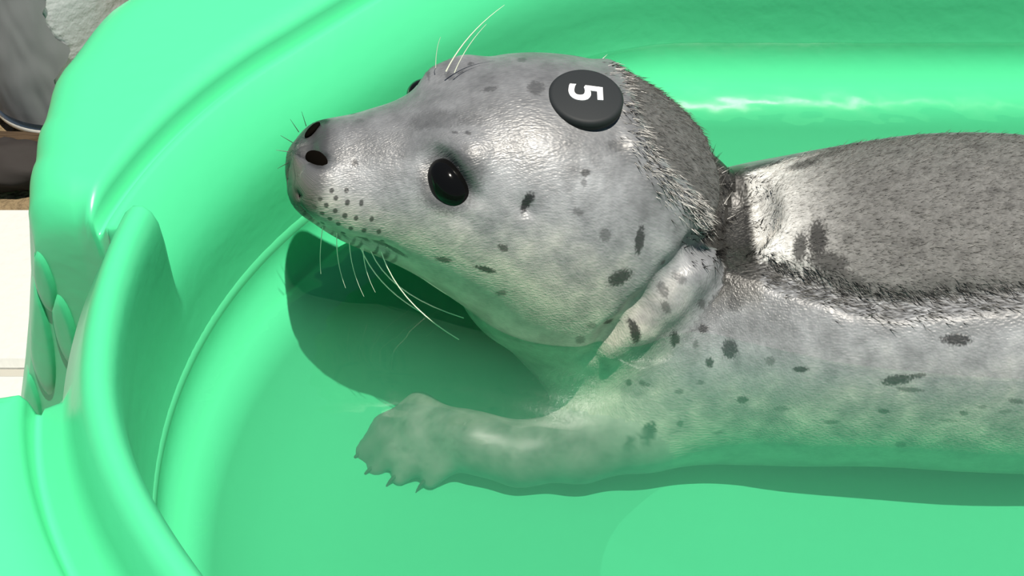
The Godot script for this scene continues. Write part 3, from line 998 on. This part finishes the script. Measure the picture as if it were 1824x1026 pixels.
func build_seal() -> void:
	var seal := thing("seal", "spotted grey seal pup with wet fur lying in the green pool", "seal")
	make_spine()
	make_features()

	var faces := []
	mesh_seal(Vector3(-0.125, -0.02, -0.14), Vector3(0.331, 0.25, 0.121), 0.0023, faces)
	mesh_seal(Vector3(0.318, -0.02, -0.14), Vector3(0.62, 0.20, 0.16), 0.005, faces)
	# normals, and a light smoothing of the net
	for pass_ in 2:
		var sum := PackedVector3Array()
		sum.resize(skin_p.size())
		var cnt := PackedFloat32Array()
		cnt.resize(skin_p.size())
		for q in faces:
			var c: Vector3 = (skin_p[q[0]] + skin_p[q[1]] + skin_p[q[2]] + skin_p[q[3]]) * 0.25
			for k in q:
				sum[k] += c
				cnt[k] += 1.0
		for k in skin_p.size():
			if cnt[k] > 2.5:
				skin_p[k] = skin_p[k].lerp(sum[k] / cnt[k], 0.5)
	skin_n.resize(skin_p.size())
	for q in faces:
		var n: Vector3 = (skin_p[q[2]] - skin_p[q[0]]).cross(skin_p[q[3]] - skin_p[q[1]])
		for k in q:
			skin_n[k] += n
	for k in skin_p.size():
		skin_n[k] = -skin_n[k].normalized()
	var tex := paint_coat()
	# two surfaces of one mesh: the painted coat, and the flippers with colours on their vertices
	var mesh := ArrayMesh.new()
	var patch := noise(71, 75.0, 3)
	for flip in 2:
		var ids := {}
		var vp := PackedVector3Array()
		var vn := PackedVector3Array()
		var vu := PackedVector2Array()
		var vc := PackedColorArray()
		var ix := PackedInt32Array()
		for q in faces:
			var f: int = skin_flip[q[0]] + skin_flip[q[1]] + skin_flip[q[2]] + skin_flip[q[3]]
			if (1 if f >= 3 else 0) != flip:
				continue
			var wrap: bool = absf(skin_phi[q[0]]) > 2.2 and (skin_phi[q[0]] > 0 or skin_phi[q[1]] > 0 or skin_phi[q[2]] > 0 or skin_phi[q[3]] > 0)
			var id := []
			for k: int in q:
				var key := k * 2 + (1 if wrap else 0)
				if not ids.has(key):
					ids[key] = vp.size()
					vp.append(skin_p[k])
					vn.append(skin_n[k])
					var phi := skin_phi[k]
					if wrap and phi < 0.0:
						phi += TAU
					vu.append(Vector2(clampf(skin_s[k] / LEN, 0.0012, 0.9988), phi / TAU + 0.5))
					var l := 0.13 * (1.0 + 0.55 * patch.get_noise_3dv(skin_p[k])) + 0.035 * patch.get_noise_3dv(skin_p[k] * 4.0)
					if skin_p[k].x < -0.052 and skin_p[k].x > -0.1:
						l = lerpf(l, 0.05, smoothstep(-0.058, -0.078, skin_p[k].x) * 0.6)
					l = lerpf(tone_at(skin_s[k], skin_phi[k]), l, smoothstep(0.002, 0.022, skin_body[k]))
					vc.append(Color(l * 1.02, l, l * 0.93))
				id.append(ids[key])
			for k in [0, 1, 2, 0, 2, 3]:
				ix.append(id[k])
		var arr := []
		arr.resize(Mesh.ARRAY_MAX)
		arr[Mesh.ARRAY_VERTEX] = vp
		arr[Mesh.ARRAY_NORMAL] = vn
		arr[Mesh.ARRAY_TEX_UV] = vu
		arr[Mesh.ARRAY_INDEX] = ix
		if flip:
			arr[Mesh.ARRAY_COLOR] = vc
		mesh.add_surface_from_arrays(Mesh.PRIMITIVE_TRIANGLES, arr)
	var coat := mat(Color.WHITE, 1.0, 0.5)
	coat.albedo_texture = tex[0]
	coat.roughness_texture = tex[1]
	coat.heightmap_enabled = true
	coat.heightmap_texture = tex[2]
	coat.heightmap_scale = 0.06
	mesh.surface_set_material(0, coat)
	var skin := mat(Color.WHITE, 0.45, 0.5)
	skin.vertex_color_use_as_albedo = true
	mesh.surface_set_material(1, skin)
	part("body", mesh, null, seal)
	add_eyes(seal)
	add_nostrils(seal)
	add_whiskers(seal)
	add_claws(seal)
	add_fur(seal)


func add_eyes(seal: Node3D) -> void:
	var black := mat(lin(0.003, 0.003, 0.003), 0.08, 0.3)
	var ball := SphereMesh.new()
	ball.radius = 1.0
	ball.height = 2.0
	ball.radial_segments = 40
	ball.rings = 24
	var u := Vector3(0.0123, -0.0126, 0.0161).normalized()
	var w := Vector3(-0.10, 0.62, 0.78)
	w = (w - u * w.dot(u)).normalized()
	var v := w.cross(u)
	var e := part("eye", ball, black, seal, Vector3(-0.0302, 0.2008, 0.0434) - w * 0.0052, Basis(u * 0.0128, v * 0.0094, w * 0.0088))
	e.set_meta("label", "black shining near eye")
	var u2 := Vector3(0.0122, -0.0143, -0.0141).normalized()
	var w2 := Vector3(-0.3, 0.62, -0.74)
	w2 = (w2 - u2 * w2.dot(u2)).normalized()
	e = part("eye", ball, black, seal, Vector3(-0.0440, 0.2005, -0.0315) - w2 * 0.0062, Basis(u2 * 0.0122, w2.cross(u2) * 0.009, w2 * 0.0085))
	e.set_meta("label", "black far eye, only its edge in view")


func add_nostrils(seal: Node3D) -> void:
	var hollow := mat(lin(0.003, 0.0025, 0.002), 0.9, 0.0)
	var ball := SphereMesh.new()
	ball.radius = 1.0
	ball.height = 2.0
	for q in [[Vector3(-0.0934, 0.2002, 0.0258), Vector3(0.0113, 0.0017, 0.0101), Vector3(-0.42, 0.72, 0.55), 0.0074, 0.0040], [Vector3(-0.0972, 0.2018, 0.0046), Vector3(0.0060, 0.0030, -0.0070), Vector3(-0.5, 0.75, -0.40), 0.0052, 0.0032]]:
		var u: Vector3 = q[1].normalized()
		var w: Vector3 = (q[2] - u * q[2].dot(u)).normalized()
		part("nostril", ball, hollow, seal, q[0] - w * 0.0015, Basis(u * q[3], w.cross(u) * q[4], w * 0.0018))


func add_whiskers(seal: Node3D) -> void:
	var pale := mat(lin(0.80, 0.80, 0.66), 0.4, 0.5)
	var dark := mat(lin(0.05, 0.045, 0.04), 0.4, 0.5)
	# brow, by root, bend and tip
	for q in [[Vector3(-0.0315, 0.2245, -0.010), Vector3(-0.022, 0.244, -0.014), Vector3(-0.0035, 0.257, -0.018), 0.00042], [Vector3(-0.0275, 0.2245, -0.009), Vector3(-0.022, 0.238, -0.012), Vector3(-0.012, 0.249, -0.014), 0.0003], [Vector3(-0.0368, 0.222, -0.016), Vector3(-0.0365, 0.232, -0.018), Vector3(-0.034, 0.238, -0.019), 0.0002]]:
		part("whisker", strand_mesh(bezier(q[0], q[1], q[2]), q[3], 0.00008), pale, seal)
	# near cheek, hanging over the water
	for q in [[Vector3(-0.0700, 0.160, 0.0400), Vector3(-0.0650, 0.128, 0.0430), Vector3(-0.0245, 0.1085, 0.0420)], [Vector3(-0.0640, 0.160, 0.0430), Vector3(-0.0590, 0.125, 0.0460), Vector3(-0.0270, 0.0990, 0.0480)], [Vector3(-0.0605, 0.160, 0.0440), Vector3(-0.0480, 0.135, 0.0400), Vector3(-0.0190, 0.1120, 0.0400)], [Vector3(-0.0750, 0.160, 0.0380), Vector3(-0.0700, 0.130, 0.0400), Vector3(-0.0440, 0.1090, 0.0400)]]:
		part("whisker", strand_mesh(bezier(q[0], q[1], q[2]), 0.00030, 0.0003), pale, seal)
	for q in [[Vector3(-0.085, 0.162, 0.036), Vector3(-0.087, 0.145, 0.038), Vector3(-0.083, 0.128, 0.040)], [Vector3(-0.079, 0.160, 0.038), Vector3(-0.080, 0.142, 0.040), Vector3(-0.074, 0.124, 0.042)], [Vector3(-0.0725, 0.157, 0.040), Vector3(-0.073, 0.142, 0.042), Vector3(-0.068, 0.128, 0.043)], [Vector3(-0.091, 0.168, 0.034), Vector3(-0.095, 0.150, 0.036), Vector3(-0.095, 0.135, 0.037)]]:
		part("whisker", strand_mesh(bezier(q[0], q[1], q[2]), 0.00024, 0.0001), pale, seal)
	# short dark bristles on the nose
	for q in [[Vector3(-0.098, 0.208, 0.011), Vector3(-0.0995, 0.216, 0.010)], [Vector3(-0.1015, 0.206, 0.013), Vector3(-0.105, 0.213, 0.012)], [Vector3(-0.1045, 0.202, 0.016), Vector3(-0.110, 0.206, 0.0155)], [Vector3(-0.1065, 0.198, 0.018), Vector3(-0.1125, 0.199, 0.018)], [Vector3(-0.107, 0.193, 0.020), Vector3(-0.1125, 0.190, 0.021)]]:
		part("bristle", strand_mesh(bezier(q[0], (q[0] + q[1]) * 0.5, q[1], 4), 0.00022, 0.00008), dark, seal)


func add_claws(seal: Node3D) -> void:
	var horn := mat(lin(0.03, 0.028, 0.022), 0.35, 0.5)
	for tip in [Vector3(-0.078, -0.006, 0.036), Vector3(-0.080, -0.007, 0.040), Vector3(-0.073, -0.008, 0.049), Vector3(-0.060, -0.008, 0.0545), Vector3(-0.0435, -0.008, 0.0565)]:
		var q := [tip + Vector3(0.002, 0.003, -0.001), tip + Vector3(-0.0045, 0.004, 0.0030), tip + Vector3(-0.0075, -0.0035, 0.0055)]
		part("claw", strand_mesh(bezier(q[0], q[1], q[2], 8), 0.0017, 0.0003, 8), horn, seal, Vector3(0, FLOOR + 0.014, FLOOR + 0.006))


func add_fur(seal: Node3D) -> void:
	# short dry fuzz on nape and back, and wet locks along the folds
	var blade := SurfaceTool.new()
	blade.begin(Mesh.PRIMITIVE_TRIANGLES)
	for k in 2:
		var x := Vector3(0.5, 0, 0) if k == 0 else Vector3(0, 0, 0.5)
		for p in [-x, x, Vector3(0, 1, 0) + x * 0.1]:
			blade.add_vertex(p)
	blade.generate_normals()
	var bm := blade.commit()
	var places: Array[Transform3D] = []
	var tints: Array[Color] = []
	var n := noise(81, 200.0, 3)
	var total := skin_p.size()
	for i in total:
		if skin_flip[i] or skin_p[i].x > 0.33 or skin_p[i].y < WATER:
			continue
		var s := skin_s[i]
		var phi := skin_phi[i]
		var dn := dry_nape(s, phi)
		var db := dry_back(s, phi)
		if dn + db < 0.5:
			continue
		var l := tone_at(s, phi)
		var back := (Vector3(1, -0.1, 0.0) - skin_n[i] * skin_n[i].x).normalized()
		for k in 2:
			var out := (skin_n[i] * rng.randf_range(0.25, 0.6) + back + Vector3(rng.randfn(), rng.randfn(), rng.randfn()) * 0.22).normalized()
			var side := out.cross(skin_n[i]).normalized()
			var len := rng.randf_range(0.0028, 0.005)
			var at := skin_p[i] + Vector3(rng.randfn(), rng.randfn(), rng.randfn()) * 0.0007 - skin_n[i] * 0.0006
			places.append(Transform3D(Basis(side * 0.00026, out * len, side.cross(out) * 0.00026), at))
			var v := l * rng.randf_range(0.75, 1.3) if rng.randf() > 0.12 else minf(l * 2.6, 0.5)
			tints.append(Color(v, v * 0.985, v * 0.93))
	fur_patch("fur", bm, places, tints, seal)
	places = []
	tints = []
	# clumps: ruff, fold (near-black, for its shade), and the edge of the dry back
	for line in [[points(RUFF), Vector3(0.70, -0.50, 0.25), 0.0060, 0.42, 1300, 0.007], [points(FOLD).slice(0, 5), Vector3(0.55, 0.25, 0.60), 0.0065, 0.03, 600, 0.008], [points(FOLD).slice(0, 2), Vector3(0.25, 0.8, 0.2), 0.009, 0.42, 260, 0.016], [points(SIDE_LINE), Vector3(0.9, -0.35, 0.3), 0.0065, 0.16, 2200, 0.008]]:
		var pts: Array = line[0]
		for k in line[4]:
			var f := rng.randf() * (pts.size() - 1.001)
			var i := int(f)
			var at: Vector3 = pts[i].lerp(pts[i + 1], f - i) + Vector3(rng.randfn(), rng.randfn(), rng.randfn()) * line[5] * 0.5
			var near := nearest_skin(at)
			if near < 0:
				continue
			var nn := skin_n[near]
			var dir: Vector3 = line[1]
			dir = (dir - nn * dir.dot(nn) * 0.8 + nn * 0.25 + Vector3(rng.randfn(), rng.randfn(), rng.randfn()) * 0.18).normalized()
			var side := dir.cross(nn).normalized()
			var len: float = line[2] * rng.randf_range(0.6, 1.3)
			places.append(Transform3D(Basis(side * 0.0006, dir * len, side.cross(dir) * 0.0006), skin_p[near] - nn * 0.0008))
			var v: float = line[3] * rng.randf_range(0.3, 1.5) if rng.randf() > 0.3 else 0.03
			tints.append(Color(v, v * 0.985, v * 0.95))
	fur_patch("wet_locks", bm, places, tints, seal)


var skin_cells := {}


func nearest_skin(p: Vector3) -> int:
	if skin_cells.is_empty():
		for i in skin_p.size():
			var key := Vector3i((skin_p[i] / 0.008).floor())
			if not skin_cells.has(key):
				skin_cells[key] = PackedInt32Array()
			skin_cells[key].append(i)
	var best := -1
	var bd := 0.02
	var c := Vector3i((p / 0.008).floor())
	for x in range(-1, 2):
		for y in range(-1, 2):
			for z in range(-1, 2):
				for i: int in skin_cells.get(c + Vector3i(x, y, z), PackedInt32Array()):
					var d := skin_p[i].distance_to(p)
					if d < bd:
						bd = d
						best = i
	return best


func fur_patch(called: String, mesh: Mesh, places: Array[Transform3D], tints: Array[Color], parent: Node3D) -> void:
	var mm := MultiMesh.new()
	mm.transform_format = MultiMesh.TRANSFORM_3D
	mm.use_colors = true
	mm.mesh = mesh
	mm.instance_count = places.size()
	for i in places.size():
		mm.set_instance_transform(i, places[i])
		mm.set_instance_color(i, tints[i])
	var o := MultiMeshInstance3D.new()
	o.name = called
	o.multimesh = mm
	var m := mat(Color.WHITE, 0.7, 0.3)
	m.vertex_color_use_as_albedo = true
	m.cull_mode = BaseMaterial3D.CULL_DISABLED
	o.material_override = m
	o.set_meta("kind", "stuff")
	parent.add_child(o, true)


# ---------------------------------------------------------------- the tag

func build_tag() -> void:
	var up := Vector3(0.10, 0.97, 0.12).normalized()
	var x := (Vector3.RIGHT - up * up.x).normalized()
	var turn := Basis(x, up, x.cross(up))
	var tag := thing("number_tag", "round black tag with a white 5 stuck on top of the seal's head", "tag", Vector3(0.0345, 0.2170, 0.0055))
	tag.basis = turn
	var black := mat(lin(0.018, 0.021, 0.023), 0.6, 0.3)
	var r := 0.0179
	part("disc", lathe([[0.0, 0.0], [r - 0.001, 0.0], [r, 0.001], [r, 0.0048], [r - 0.0008, 0.0058], [r - 0.002, 0.0061], [0.0, 0.0061]], 64), black, tag)
	var tm := TextMesh.new()
	tm.text = "5"
	var font := SystemFont.new()
	font.font_names = PackedStringArray(["Droid Sans"])
	font.font_weight = 700
	tm.font = font
	tm.font_size = 64
	tm.pixel_size = 0.00035
	tm.depth = 0.0006
	var white := mat(lin(0.9, 0.9, 0.9), 0.5, 0.4)
	part("numeral", tm, white, tag, Vector3(-0.0005, 0.0063, -0.0012), Basis(Vector3(0, 0, 1), Vector3(1, 0, 0), Vector3(0, 1, 0)))
